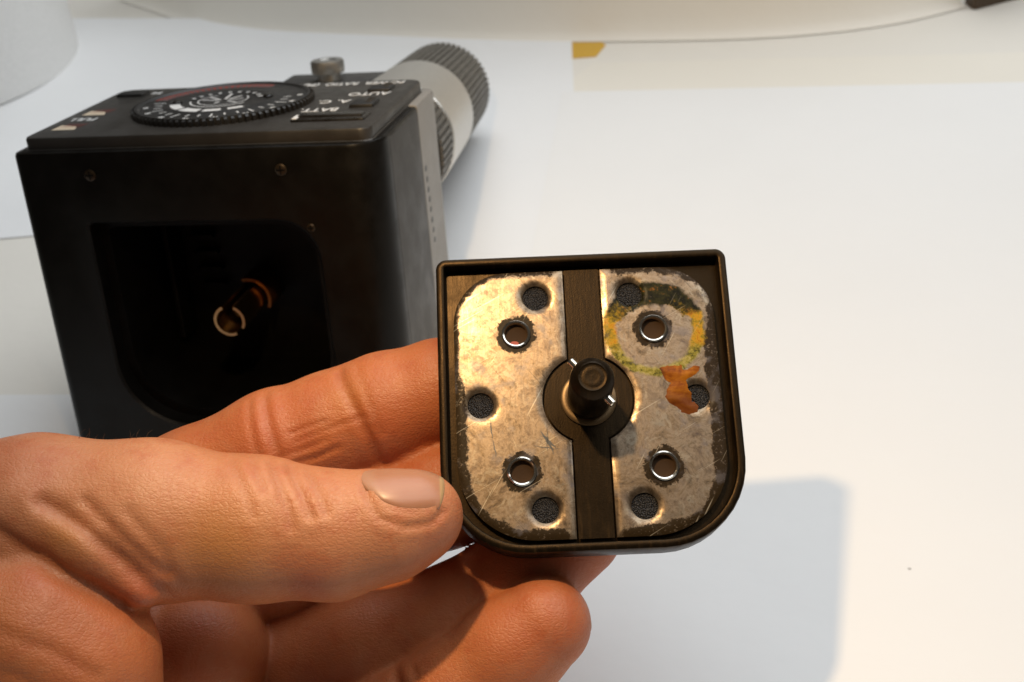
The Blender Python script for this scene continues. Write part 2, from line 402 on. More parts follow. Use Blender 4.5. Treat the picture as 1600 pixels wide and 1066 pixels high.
# walls as a loft without its front, which carries the opening
HF_ = 7.88
L = [usect(0, W, 0, DS, .28, .85, -HF_, .25), usect(0, W, 0, DS, .28, .85, -HF_+.2), usect(0, W, 0, DS, .28, .85, -.10), usect(0, W, 0, DS, .28, .85, -.03, .03), usect(0, W, 0, DS, .28, .85, 0, .10)]
n = len(L[0])
front_edge = 8                                   # edge 8->9 of each loop is the flat front
v = [p for q in L for p in q]; f = []
for k in range(4):
    for i in range(n):
        if i == front_edge and k == 1: continue
        j = (i+1) % n; f.append((k*n+i, k*n+j, (k+1)*n+j, (k+1)*n+i))
f.append(tuple(range(n))); f.append(tuple(4*n+i for i in range(n)))
m.add(v, f)
op = rrect(1.55, -7.2, 7.32, -1.72, [1.75, 1.75, 1.0, .12], 10)
V, F = cdt([(.28, -HF_+.2), (W-.85, -HF_+.2), (W-.85, -.10), (.28, -.10)], [op])
m.add([(x, 0, z) for x, z in V], F)
sh = m.build('front_shell', M['black'], flash, weld=True)
sh.matrix_parent_inverse = Matrix()
# battery bay
m = MB()
def opl(dep, ins): return [(x, dep, z) for x, z in rrect(1.55+ins, -7.2+ins, 7.32-ins, -1.72-ins, [1.75-ins*.5, 1.75-ins*.5, 1.0, .12], 10)]
m.loft([opl(0, 0), opl(.06, .05), opl(.5, .06), opl(.5, .28), opl(3.4, .42)], cap0=False)
bay = m.build('battery_bay', M['void'], flash)
m = MB()                                          # raised guide ribs and step inside the bay
for x, z0, z1, d in ((2.25, -5.8, -2.4, 3.0), (6.75, -5.6, -3.0, 3.0)): m.rbox((x-.07, 2.5, z0), (x+.07, 3.38, z1), .02, .02)
for k in range(5): m.rbox((5.2+.28*k, 2.9, -2.5), (5.34+.28*k, 3.38, -2.02), .02, .02)
for k in range(4): m.rbox((2.6+.05*k, 3.1, -3.2-.45*k), (3.3+.05*k, 3.36, -3.1-.45*k), .02, .02)
m.build('guide_rib', M['void'], bay)
# slotted brass bayonet tube
def bay_tube(r0, r1, y0, y1, gaps, c=(4.36, -4.66)):
    m = MB()
    for a0, a1 in gaps:
        aa = np.linspace(R(a0), R(a1), 20)
        sec = lambda y: [(c[0]+r1*math.cos(t), y, c[1]+r1*math.sin(t)) for t in aa]+[(c[0]+r0*math.cos(t), y, c[1]+r0*math.sin(t)) for t in aa[::-1]]
        m.loft([sec(y0), sec(y1)])
    return m
bay_tube(.34, .41, .9, 3.3, [(112, 292), (-32, 66)]).build('contact_tube', M['brass'], flash)
bay_tube(.0, .22, 1.7, 3.3, [(0, 350)]).build('contact_pin', M['screw'], flash)
bay_tube(.50, .58, 2.4, 3.3, [(-25, 105)]).build('spring_ring', plain('dull_copper', (.22, .09, .03), .45, .9), flash)
# screws of the front
for sx, sz, r in ((1.93, -.57, .14), (6.63, -.55, .14), (7.16, -1.95, .10)):
    m = MB(); m.lathe([(r, .0), (r, .025), (r*.8, .045), (r*.3, .05)], 20, (sx, .0, sz), fr=((1, 0, 0), (0, 0, 1), (0, -1, 0)), cap0=False)
    s_ = m.build('screw', M['screw'], sh)
    m = MB(); 
    for ax in (0, 1):
        q = (r*.75, .018) if ax == 0 else (.018, r*.75)
        m.rbox((sx-q[0], -.056, sz-q[1]), (sx+q[0], -.049, sz+q[1]), .004, .003)
    m.build('cross_slot', M['void'], sh)
# side insert with matt grey face, rear shell
m = MB(); m.rbox((0, 0, 0), (1, 1, 1), .01, .01); 
m = MB(); m.loft([[(W+.0, .95, -H+.3), (W+.0, DS-.02, -H+.3), (W+.0, DS-.02, -.12), (W+.0, .95, -.12)], [(W+.012, .97, -H+.32), (W+.012, DS-.03, -H+.32), (W+.012, DS-.03, -.14), (W+.012, .97, -.14)]])
m.build('side_skin', M['side'], flash)
m = MB()
def rsec(z, ins=0): return [(x, y, z) for x, y in rrect(ins, DS+.035+ins*.2, W+.01-ins, DB-ins, [.02, .02, .35, .35], 8)]
m.loft([rsec(-H, .25), rsec(-H+.25), rsec(-.08), rsec(-.02, .03), rsec(0, .08)])
rear = m.build('rear_shell', M['rear'], flash)
m = MB()
for k, (z, d) in enumerate([(-1.71, 4.25), (-2.01, 4.25), (-2.3, 4.25), (-2.57, 4.25), (-2.86, 4.25), (-3.16, 4.25), (-3.45, 4.25), (-3.74, 4.25)]):
    dd = DS+.32+.035*k
    m = MB(); m.loft([[(W+.0, dd+.12*math.cos(t), z+.095*math.sin(t)) for t in np.linspace(0, 2*np.pi, 8 if k < 6 else 5, endpoint=False)], [(W+.018, dd+.10*math.cos(t), z+.08*math.sin(t)) for t in np.linspace(0, 2*np.pi, 8 if k < 6 else 5, endpoint=False)]])
    m.build('index_dot', M['dark_ink'], rear)
m = MB(); m.loft([[(x, y, z) for x, y in rrect(.1, .1, W-.1, DB-.15, [.02]*4, 2)] for z in (-H+.3, -.05)]); core = m.build('inner_core', M['void'], rear)
bpy.data.objects.remove(core)                    # bay stays open
# control panel
PH = .30
m = MB()
def psec(z, ins): return [(x, y, z) for x, y in rrect(.24+ins, .24+ins, W-.24-ins, 5.76-ins, [.25, .3, .4, .35], 8)]
m.loft([psec(-.01, -.03), psec(.02, 0), psec(PH-.06, .0), psec(PH-.015, .02), psec(PH, .07)])
panel = m.build('control_panel', M['panel'], flash)
def text(body, x, y, size, parent, z, mat=M['ink'], sx=1.0):
    cu = bpy.data.curves.new('t', 'FONT'); cu.body = body; cu.size = size*S; cu.extrude = .00003; cu.align_x = 'LEFT'; cu.offset = size*.00012
    to = bpy.data.objects.new('t', cu); col.objects.link(to)
    me = bpy.data.meshes.new_from_object(to.evaluated_get(bpy.context.evaluated_depsgraph_get()))
    bpy.data.objects.remove(to); me.materials.append(mat)
    o = bpy.data.objects.new('printed_text', me); col.objects.link(o); o.parent = parent
    o.matrix_local = Matrix.Translation(Vector((x, y, z))*S) @ Matrix.Rotation(math.pi, 4, 'Z') @ Matrix.Diagonal((sx, 1, 1, 1)); return o
zt = PH+.004
text('POWER  RATIO  (M)', 8.36, 5.54, .46, panel, zt, sx=.68)
text('AUTO', 8.30, 4.16, .50, panel, zt, sx=.78)
text('A. C.', 7.48, 3.34, .48, panel, zt, sx=.85)
text('BATT.', 7.44, 2.44, .50, panel, zt, sx=.74)
text('FULL', 1.24, 2.22, .44, panel, zt, sx=.75)
text('M', 1.66, 5.2, .36, panel, zt)
# push buttons (> ribs)
for (x0, y0, x1, y1, h) in ((.50, 4.70, 1.28, 5.22, .08), (7.62, 4.26, 8.24, 4.86, .07), (7.66, 2.40, 8.28, 3.10, .09)):
    m = MB(); m.rbox((x0, y0, PH-.02), (x1, y1, PH+h), .06, .05); b = m.build('push_button', M['rubber'], panel)
    if x0 > 7:
        for k in range(4):
            yy = y0+.2+.15*k; mm = MB(); mm.rbox((x0+.36, yy, PH+h-.01), (x1-.1, yy+.06, PH+h+.018), .01, .01); mm.build('button_rib', M['panel'], b)
# battery check slot
m = MB(); m.rbox((6.62, 1.02, PH-.02), (8.42, 1.72, PH+.05), .05, .03); sl = m.build('slide_switch', M['black_gloss'], panel)
m = MB(); m.rbox((6.72, 1.30, PH+.045), (8.30, 1.62, PH+.085), .03, .02); m.build('slide_cap', plastic('smoked_brown_plastic', (.030, .016, .006), .25, .05), sl) if False else m.build('slide_cap', M['black_gloss'], sl)
m = MB(); m.rbox((6.64, 1.1, PH+.045), (6.76, 1.5, PH+.07), .02, .01); m.build('slide_mark', M['ink'], sl)
# printed charge flags: pale blocks with slanted red strokes
for y0 in (.98, 2.55):
    mm = MB(); mr = MB()
    mm.add([(.60, y0, zt), (1.22, y0, zt), (1.10, y0+.34, zt), (.62, y0+.52, zt)], [(0, 1, 2, 3)])
    for k in range(6):
        x = .72+.09*k; mr.add([(x, y0+.26, zt+.002), (x+.022, y0+.26, zt+.002), (x+.08, y0+.62, zt+.002), (x+.058, y0+.62, zt+.002)], [(0, 1, 2, 3)])
    mm.build('printed_flag', M['cream_ink'], panel, smooth=False); mr.build('printed_stroke', M['red_ink'], panel, smooth=False)
# dial
dc = (4.2, 3.12)
m = MB()
def gear(r, z, dep, nt=84):
    out = []
    for k in range(nt):
        a = 2*np.pi*k/nt; s_ = 2*np.pi/nt
        for da, rr in ((0, r), (.42*s_, r), (.5*s_, r-dep), (.92*s_, r-dep)): out.append((dc[0]+rr*math.cos(a+da), dc[1]+rr*math.sin(a+da), z))
    return out
m.loft([gear(2.28, PH-.01, .09), gear(2.28, PH+.13, .09), gear(2.22, PH+.17, .04)], cap1=False)
m.lathe([(2.19, PH+.175), (2.12, PH+.175), (2.06, PH+.13), (1.4, PH+.13), (1.34, PH+.16), (1.0, PH+.16), (.95, PH+.13), (.1, PH+.14)], 72, (dc[0], dc[1], 0), cap0=False)
dial = m.build('dial', M['rubber'], panel)
DZ = PH+.134
def arc(r0, r1, a0, a1, z=DZ, n=14, wob=0):
    aa = np.linspace(R(a0), R(a1), n)
    V = [(dc[0]+r1*math.cos(t), dc[1]+r1*math.sin(t), z) for t in aa]+[(dc[0]+r0*math.cos(t), dc[1]+r0*math.sin(t), z) for t in aa[::-1]]
    return V, [(i, i+1, 2*n-2-i, 2*n-1-i) for i in range(n-1)]
def tick(r0, r1, a, w, z=DZ):
    a = R(a); u = np.array((math.cos(a), math.sin(a))); p = np.array((-u[1], u[0])); c = np.array(dc)
    return [tuple(c+u*r+p*s)+(z,) for r, s in ((r0, -w), (r1, -w), (r1, w), (r0, w))], [(0, 1, 2, 3)]
for a0, a1, r0, r1 in ((200, 230, 1.32, 1.06), (235, 262, 1.34, 1.04), (267, 288, 1.32, 1.08), (296, 314, 1.30, 1.10)):
    MB().add(*arc(r1, r0, a0, a1, PH+.164)).build('dial_segment', M['ink'], dial, smooth=False)
mw = MB()
for k, a in enumerate(range(182, 372, 11)):
    mw.add(*tick(1.52, 1.52+(.20 if k % 3 else .32), a, .022))
    if k % 2: mw.add(*tick(1.86, 1.99, a+3, .035)); mw.add(*tick(1.86, 1.99, a+5.5, .02))
mw.add(*arc(.80, .84, 190, 330, PH+.164)); mw.add(*arc(.62, .65, 120, 400, PH+.164))
for a, r in ((20, .5), (60, .6), (95, .8), (140, .7), (170, .62), (250, .35), (330, .5)): mw.add(*tick(.15, r, a, .03, PH+.146))
for a in range(20, 170, 16): mw.add(*tick(.86, .98, a, .04, PH+.164))
tag(mw.build('dial_scale', M['ink'], dial, smooth=False))
MB().add(*arc(1.66, 1.98, 68, 172, DZ, 40)).build('dial_red_band', M['red_ink'], dial, smooth=False)
md = MB()
for a in range(66, 176, 5): md.add(*tick(1.60, 1.9, a, .045, DZ+.003))
md.build('dial_red_scale', M['dark_ink'], dial, smooth=False)
for dx, dy in ((-1.12, -.25), (1.12, .2)):
    m = MB(); m.lathe([(.13, PH+.12), (.13, PH+.20), (.08, PH+.23)], 16, (dc[0]+dx, dc[1]+dy, 0)); m.build('dial_stop', M['black_gloss'], dial)
# handle
hcx = np.array((7.03967, 8.42569, -2.08704)); hd = np.array((-.08563, .99368, -.07259)); hd /= np.linalg.norm(hd)
hu = np.cross(hd, (0, 0, 1)); hu /= np.linalg.norm(hu); hv = np.cross(hd, hu)
def ribbed(s0, s1, r, nt, dep, end=False):
    m = MB()
    def C(s_, rr, d):
        o = []
        for k in range(nt):
            for da, q in ((0, 0), (.5, 0), (.6, d), (.9, d)):
                t = 2*np.pi*(k+da)/nt; o.append(tuple(hcx+hd*s_+(rr-q)*(math.cos(t)*hu+math.sin(t)*hv)))
        return o
    loops = [C(s0, r-.05, .0), C(s0+.04, r, dep), C(s1-.04, r, dep), C(s1, r-.05, .0)]
    if end: loops = loops[:-2]+[C(s1-.35, r, dep), C(s1-.12, r-.12, dep*.5), C(s1, r-.4, 0)]
    m.loft(loops); return m
hn = MB(); hn = ribbed(-2.35, 0.0, 1.80, 54, .07).build('handle_grip', M['grip'], flash)
m = MB(); m.lathe([(1.78, 0.0), (1.83, .05), (1.83, 5.36), (1.78, 5.41)], 80, hcx, fr=(hu, hv, hd)); m.build('handle_band', M['silver'], flash)
ribbed(5.41, 12.15, 1.82, 54, .07, True).build('handle_end_grip', M['grip'], flash)
m = MB(); m.rbox((2.9, 10.7, -.80), (6.35, 12.2, -.66), .1, .03); br = m.build('bracket', M['side'], flash)
kc = (4.45, 11.1)
m = MB()
def kg(r, z, d): 
    return [(kc[0]+(r-(d if k % 2 else 0))*math.cos(a), kc[1]+(r-(d if k % 2 else 0))*math.sin(a), z) for k, a in enumerate(np.linspace(0, 2*np.pi, 80, endpoint=False))]
m.loft([kg(.36, -.68, 0), kg(.36, -.44, 0), kg(.50, -.42, 0), kg(.52, -.38, .03), kg(.52, -.08, .03), kg(.48, -.03, 0), kg(.30, -.03, 0), kg(.26, -.07, 0)])
m.build('thumb_screw', plain('grey_nickel', (.34, .33, .31), .42, .8), flash)

# ---------------------------------------------------------------- battery cover held in the hand
K = .87                                          # true size of cover and hand against the first estimate
PX, PY, PZ = (0.99753, -0.0372, -0.05956), (0.06626, 0.77959, 0.62277), (0.02327, -0.62518, 0.78013)
PO = CAM_O+K*(np.array((1.40221, 19.53731, 5.13988))-CAM_O)
PF = frame(PX, PY, PZ, PO)
def kb(mb):                                      # scale a builder to true size
    mb.v = [tuple(c*K for c in v) for v in mb.v]; return mb
cover = empty('battery_cover', PF)
tag(cover, 'square black battery cover with two tarnished steel contact plates held by the fingers', 'battery cover')
def out(ins, z, seg=10, hx=3.0, hy=3.065):
    return [(x, y, z) for x, y in rrect(-hx+ins, -hy+ins, hx-ins, hy-ins, [max(1.7-ins, .05), max(1.7-ins, .05), max(.22-ins, .03), max(.22-ins, .03)], seg)]
m = MB()
m.loft([out(.30, -.95), out(.06, -.86), out(.0, -.72), out(.0, -.06), out(.015, -.02), out(.05, 0), out(.13, 0), out(.155, -.012), out(.17, -.04), out(.19, -.32)], cap1=False)
kb(m).build('rim', M['cover'], cover)
m = MB(); V, F = cdt([(x, y) for x, y, z in out(.185, 0)], [], .25)
m.add([(x, y, -.31) for x, y in V], F); kb(m).build('floor', M['cover'], cover)
# inner ledge that the plates sit in
holes = [(.97, 2.19), (2.17, -.05), (.97, -2.21)]; eyes = [(1.40, 1.41), (1.40, -1.44)]
def plate_outline(sg):
    o = []
    x1, yt, yb, xi = 2.67, 2.76, -2.80, .39
    o += [(xi, yt)]; o += [(x, yt) for x in np.linspace(.7, x1-1.1, 4)]
    o += [(x1-1.1+1.1*math.sin(t), yt-1.1+1.1*math.cos(t)) for t in np.linspace(.1, np.pi/2, 12)]
    o += [(x1, y) for y in np.linspace(1.3, -1.1, 6)]
    o += [(x1-1.55+1.55*math.cos(t), yb+1.55-1.55*math.sin(t)) for t in np.linspace(.08, np.pi/2, 14)]
    o += [(.75, yb), (xi, yb)]
    rh = .93; t0 = math.asin(xi/rh)
    o += [(rh*math.sin(t), -rh*math.cos(t)) for t in np.linspace(t0, np.pi-t0, 22)]
    return [(sg*x, y) for x, y in o]
EY_ALL = []
for sg, side in ((-1, 'left'), (1, 'right')):
    ol = plate_outline(sg)
    hl = [circle(sg*x, y, .265) for x, y in holes]+[circle(sg*x, y, .25) for x, y in eyes]
    V, F = cdt(ol, hl, .07); n = len(V)
    ed = segdist(V, [p for p in ol], True)
    # corrosion only creeps in from the outer border, not from the middle gap
    outer_b = [p for p in ol if abs(p[0]) > .45 and not (math.hypot(*p) < .95)]
    ed = segdist(V, outer_b, False)
    wear = np.where(sg < 0, .02+.26*np.clip((-V[:, 0]-1.9)*1.2, 0, 1)*np.clip((1.0-V[:, 1])*.9, .25, 1)+.20*np.clip((-V[:, 1]-2.0)*1.5, 0, 1)+.05*(V[:, 1] > 2.3),
                    .02+.34*np.clip((V[:, 0]-2.1)*2.2, 0, 1)*np.clip((2.0-V[:, 1])*1.1, 0, 1)+.20*np.clip((-V[:, 1]-2.0)*1.5, 0, 1)+.09*(V[:, 1] > 2.4))
    ey = np.min([np.linalg.norm(V-np.array((sg*x, y)), axis=1) for x, y in eyes], axis=0)
    dish = np.zeros(n)
    for x, y in holes: dish -= .05*np.exp(-np.clip(np.linalg.norm(V-np.array((sg*x, y)), axis=1)-.265, 0, 9)/.035)
    rimd = segdist(V, ol); dish -= .03*np.exp(-rimd/.03)
    top = np.c_[V, -.14+dish]; bot = np.c_[V, np.full(n, -.29)]
    loops = [list(range(len(ol)))]; b = len(ol)
    for h in hl: loops.append(list(range(b, b+len(h)))); b += len(h)
    f = [tuple(t) for t in F]+[(q[i], q[(i+1) % len(q)], q[(i+1) % len(q)]+n, q[i]+n) for q in loops for i in range(len(q))]
    at = {k: np.r_[a_, a_] for k, a_ in (('edge', ed), ('eye', ey), ('wear', wear))}
    cp = obj('contact_plate', np.vstack([top, bot])*K, f, M['steel'], cover, 'auto', attrs=at)
    cp['label'] = 'bright left contact plate, black corrosion along its edge' if sg < 0 else 'right contact plate with yellow ring stain'
    for x, y in holes:
        mm = MB(); V2, F2 = cdt(circle(sg*x, y, .27), [], .06)
        rr = np.linalg.norm(V2-np.array((sg*x, y)), axis=1); mm.add(np.c_[V2, -.235+.03*(1-(rr/.27)**2)], F2)
        kb(mm).build('vent_screen', M['mesh'], cp)
    for x, y in eyes:
        mm = MB(); mm.lathe([(.30, -.15), (.295, -.105), (.268, -.085), (.24, -.10), (.225, -.15), (.222, -.24)], 36, (sg*x, y, 0), cap0=False, cap1=False)
        kb(mm).build('eyelet', M['chrome'], cp)
        mm = MB(); mm.lathe([(.225, -.235), (.12, -.232), (.03, -.23)], 24, (sg*x, y, 0), cap0=False); kb(mm).build('eyelet_floor', M['eye_floor'], cp)
    if sg < 0:
        mm = MB(); mm.loft([[(-1.44+.09*math.cos(t), 1.23+.05*math.sin(t), z) for t in np.linspace(0, 2*np.pi, 12, endpoint=False)] for z in (-.225, -.19)])
        kb(mm).build('red_speck', M['red_ink'], cp)
        for (p, q, w_) in (((-1.98, -.35), (-1.96, -.75), .012), ((-1.96, -.75), (-1.88, -1.15), .010), ((-.98, -.62), (-.74, -1.1), .022), ((-.93, -.72), (-.70, -1.0), .02), ((-1.15, -.93), (-.62, -1.02), .008), ((-.86, -.55), (-.88, -1.05), .008)):
            p, q = np.array(p), np.array(q); d = (q-p)/np.linalg.norm(q-p); nn = np.array((-d[1], d[0])); pts = []
            ts = np.linspace(0, 1, 9); wob = rng.normal(0, .010, 9)
            A = [p+(q-p)*t+nn*(w_*math.sin(math.pi*(t*.9+.05))+wb) for t, wb in zip(ts, wob)]; B_ = [p+(q-p)*t-nn*(w_*math.sin(math.pi*(t*.9+.05))-wb) for t, wb in zip(ts, wob)]
            mm = MB(); mm.add([tuple(a_)+(-.136,) for a_ in A]+[tuple(b_)+(-.136,) for b_ in B_], [(i, i+1, 10+i, 9+i) for i in range(8)])
            kb(mm).build('scratch', M['dark_ink'], cp, smooth=False)
    else:
        gl = [(1.46, .56), (1.62, .62), (1.78, .60), (1.90, .63), (1.93, .50), (2.02, .52), (2.16, .58), (2.30, .56), (2.24, .44), (2.10, .36), (1.98, .30), (2.0, .14), (2.10, .02), (2.06, -.14), (2.18, -.22), (2.16, -.36), (1.98, -.42), (1.84, -.36), (1.74, -.24), (1.60, -.16), (1.54, -.02), (1.58, .12), (1.66, .24), (1.54, .34)]
        gp = []
        for i in range(len(gl)):
            p, q = np.array(gl[i]), np.array(gl[(i+1) % len(gl)])
            for t in (0, .33, .66): gp.append(tuple(p+(q-p)*t+rng.normal(0, .012, 2)))
        V2, F2 = cdt(gp, [], .05); d2 = segdist(V2, gp); n2 = len(V2)
        zz = -.138+np.clip(d2, 0, .12)*.26+.006*np.sin(V2[:, 1]*22+V2[:, 0]*6)*(d2 > .02)-.06*np.exp(-((V2[:, 0]-2.17)**2+(V2[:, 1]+.05)**2)/.05)
        kb(MB().add(np.c_[V2, zz], F2)).build('glue_residue', M['glue'], cp, smooth=True)
# hub: recessed disc, strip ridges, washer, peg and its two cross pins
m = MB(); V, F = cdt([(-.35, -2.80), (.35, -2.80), (.35, -.80)]+[(.885*math.sin(t), -.885*math.cos(t)) for t in np.linspace(.407, np.pi-.407, 24)]+[(.35, .80), (.35, 2.78), (-.35, 2.78), (-.35, .80)]+[(-.885*math.sin(t), .885*math.cos(t)) for t in np.linspace(.407, np.pi-.407, 24)]+[(-.35, -.80)], [], .2)
m.add([(x, y, -.20) for x, y in V], F); kb(m).build('centre_strip', M['cover'], cover)
m = MB(); m.lathe([(.56, -.20), (.56, -.15), (.53, -.13), (.42, -.13), (.39, -.15), (.39, -.2)], 40, (0, 0, 0), cap0=False, cap1=False); kb(m).build('washer', plain('bronze_washer', (.15, .095, .045), .4, .7), cover)
m = MB(); m.lathe([(.43, -.25), (.43, 1.22), (.41, 1.28), (.30, 1.40), (.275, 1.415), (.255, 1.405), (.20, 1.40), (.17, 1.41), (.12, 1.40), (.03, 1.405)], 40); peg = kb(m).build('peg', M['cover'], cover)
for sg in (-1, 1):
    d = np.array((-.52, .60, 0.)) / math.hypot(.52, .60)*(1 if sg < 0 else -1)
    m = MB(); p = d*.36+np.array((0, 0, 1.02)); q = d*.60+np.array((0, 0, 1.02)); m.tube(p, q-d*.02, .085, n=14); m.tube(q-d*.021, q, .085, .07, n=14); kb(m).build('pin', M['chrome'], peg)

# ---------------------------------------------------------------- the hand: one continuous skin from a distance field
HO = CAM_O+K*(np.array((-8.5082, 17.7837, 2.93343))-CAM_O)
HF = frame(CX, CY, CZ, HO)
CH = dict(
thumb=[(-3.181, 1.229, 1.4, 1.784), (-0.802, 1.80, 1.4, 1.42), (1.339, 1.66, 1.4, 1.46), (3.242, 1.503, 1.4, 1.297), (4.669, 1.396, 1.4, 1.154), (5.74, 1.586, 1.4, 0.975), (6.271, 1.746, 1.35, 0.823)],
fold=[(-0.794, 2.065, 2.15, 0.685), (0.532, 1.413, 2.35, 0.566), (1.40, 0.70, 2.3, 0.44)],
thenar=[(-3.684, -0.457, 1.8, 2.337), (-0.568, -0.349, 2.0, 1.528), (0.184, -0.871, 2.0, 1.297), (0.055, -2.326, 1.8, 1.636)],
palm=[(-3.937, -1.194, -1.2, 3.051), (-0.963, -0.888, -2.2, 2.206), (0.947, -0.177, -2.8, 1.552)],
lump=[(-0.758, -2.64, -1.6, 2.021), (1.50, -1.55, -1.35, 1.42)],
wrist=[(-3.912, -1.823, -0.6, 3.366), (-7.395, -5.267, 1.5, 3.197), (-9.803, -8.131, 3.5, 3.237)],
heel=[(-0.989, -4.208, -0.4, 2.568), (1.5, -3.6, -1.2, 1.55)],
index=[(-1.134, 0.686, -2.7, 1.476), (1.138, 1.75, -2.5, 1.339), (2.887, 2.652, -2.4, 1.264), (4.109, 3.124, -2.4, 1.181), (5.291, 3.499, -2.4, 1.223), (6.477, 3.906, -2.3, 1.107), (7.655, 4.242, -2.2, 0.91)],
middle=[(0.921, -0.5, -2.9, 1.5), (3.082, 0.35, -2.7, 1.38), (4.932, 1.12, -2.5, 1.25), (6.621, 1.732, -2.2, 1.131), (8.0, 2.206, -1.9, 0.954)],
ring=[(1.519, -2.9, -3.6, 1.35), (3.247, -2.1, -2.6, 1.30), (5.036, -1.45, -1.9, 1.22), (6.663, -0.88, -1.5, 1.11), (8.265, 0.16, -1.3, 1.06), (9.318, 1.058, -1.05, 0.949)],
pinky=[(2.653, -4.451, -1.4, 1.337), (4.331, -3.676, -0.9, 1.179), (5.669, -2.859, -0.6, 1.101), (6.849, -2.06, -0.3, 1.049), (8.0, -1.114, -0.1, 1.015), (8.632, -0.583, -0.0, 0.935)])
G = .075
lo = np.array((-13.5, -12.0, -6.2)); hi = np.array((10.8, 5.8, 7.2))
ax = [np.arange(lo[k], hi[k], G, dtype=np.float32) for k in range(3)]
shp = tuple(len(a_) for a_ in ax)
def smin(a_, b_, k):
    h = np.clip(.5+.5*(b_-a_)/k, 0, 1); return b_+(a_-b_)*h-k*h*(1-h)
def chain(D, pts, k=.25, flat=None, blend=None):
    """smooth union of round cones along pts, into a fresh field over the chain's own box"""
    P = np.array(pts, np.float32); pad = 1.0
    i0 = [max(0, int((P[:, c]-P[:, 3]).min()/G-lo[c]/G-pad/G)) for c in range(3)]
    i1 = [min(shp[c], int((P[:, c]+P[:, 3]).max()/G-lo[c]/G+pad/G)+1) for c in range(3)]
    sl = tuple(slice(a_, b_) for a_, b_ in zip(i0, i1))
    X, Y, Z = np.meshgrid(*[ax[c][sl[c]] for c in range(3)], indexing='ij')
    f = None
    for a_, b_ in zip(P[:-1], P[1:]):
        d = b_[:3]-a_[:3]; L2 = d@d
        t = np.clip(((X-a_[0])*d[0]+(Y-a_[1])*d[1]+(Z-a_[2])*d[2])/L2, 0, 1)
        q = np.sqrt((X-a_[0]-t*d[0])**2+(Y-a_[1]-t*d[1])**2+((Z-a_[2]-t*d[2])/(flat or 1))**2)-(a_[3]+t*(b_[3]-a_[3]))
        f = q if f is None else smin(f, q, k)
    D[sl] = np.minimum(D[sl], f) if blend is None else smin(D[sl], f, blend)
    return D
new = lambda: np.full(shp, 3.0, np.float32)
D = new()
chain(D, CH['palm']); chain(D, CH['wrist'], blend=.8); chain(D, CH['heel'], blend=.8); chain(D, CH['lump'], blend=.25)
for nm in ('index', 'middle', 'ring', 'pinky'):
    F_ = chain(new(), CH[nm], .3)
    D = smin(D, F_, .16 if nm != 'ring' else .06)
T = chain(new(), CH['thenar'], .6); chain(T, CH['wrist'][:2], blend=1.0)
D = smin(D, T, .5)
T = chain(new(), CH['thumb'], .35, flat=.92)
chain(T, CH['fold'], .3, blend=.14)
D = smin(D, T, .22)

def surface_nets(D):
    s_ = D < 0; nx, ny, nz = D.shape
    c8 = [s_[i:nx-1+i, j:ny-1+j, k:nz-1+k] for i in (0, 1) for j in (0, 1) for k in (0, 1)]
    cnt = sum(c.astype(np.int8) for c in c8); act = (cnt > 0) & (cnt < 8)
    idx = np.full(act.shape, -1, np.int64); cells = np.argwhere(act); idx[act] = np.arange(len(cells))
    acc = np.zeros((len(cells), 3)); num = np.zeros(len(cells))
    offs = [(i, j, k) for i in (0, 1) for j in (0, 1) for k in (0, 1)]
    for a_ in range(8):
        for b_ in range(a_+1, 8):
            oa, ob = np.array(offs[a_]), np.array(offs[b_])
            if np.abs(oa-ob).sum() != 1: continue
            ca, cb = cells+oa, cells+ob
            da = D[ca[:, 0], ca[:, 1], ca[:, 2]]; db = D[cb[:, 0], cb[:, 1], cb[:, 2]]
            x = (da < 0) != (db < 0); t = np.where(x, da/np.where(x, da-db, 1), 0)
            acc += np.where(x[:, None], oa+t[:, None]*(ob-oa), 0); num += x
    V = cells+acc/num[:, None]
    faces = []
    for axis in range(3):
        a0 = s_[tuple(slice(0, -1) if c == axis else slice(1, -1) for c in range(3))]
        a1 = s_[tuple(slice(1, None) if c == axis else slice(1, -1) for c in range(3))]
        e = np.argwhere(a0 != a1); off = np.array([0 if c == axis else 1 for c in range(3)]); p = e+off
        u, v_ = [(1, 2), (2, 0), (0, 1)][axis]
        du = np.zeros(3, int); du[u] = 1; dv = np.zeros(3, int); dv[v_] = 1
        g = lambda q: idx[q[:, 0], q[:, 1], q[:, 2]]
        Q = np.stack([g(p-du-dv), g(p-dv), g(p), g(p-du)], 1)
        fl = a0[tuple(e.T)]; Q[~fl] = Q[~fl][:, ::-1]; faces.append(Q)
    return V, np.vstack(faces)
D[0], D[-1], D[:, 0], D[:, -1], D[:, :, 0], D[:, :, -1] = [1.0]*6
V, F = surface_nets(D); V = lo+V*G
# light relaxation of the stair steps
E2 = np.vstack([F[:, [0, 1]], F[:, [1, 2]], F[:, [2, 3]], F[:, [3, 0]]])
deg = np.bincount(E2.ravel(), minlength=len(V)).astype(float)
for _ in range(2):
    A_ = np.zeros_like(V)
    for c in range(3): A_[:, c] = np.bincount(E2[:, 0], V[E2[:, 1], c], len(V))+np.bincount(E2[:, 1], V[E2[:, 0], c], len(V))
    V = .5*V+.5*A_/deg[:, None]
def vnorm(V):
    fn = np.cross(V[F[:, 2]]-V[F[:, 0]], V[F[:, 3]]-V[F[:, 1]]); nn = np.zeros_like(V)
    for c in range(4):
        for k in range(3): nn[:, k] += np.bincount(F[:, c], fn[:, k], len(V))
    return nn/np.linalg.norm(nn, axis=1)[:, None]
NV = vnorm(V)
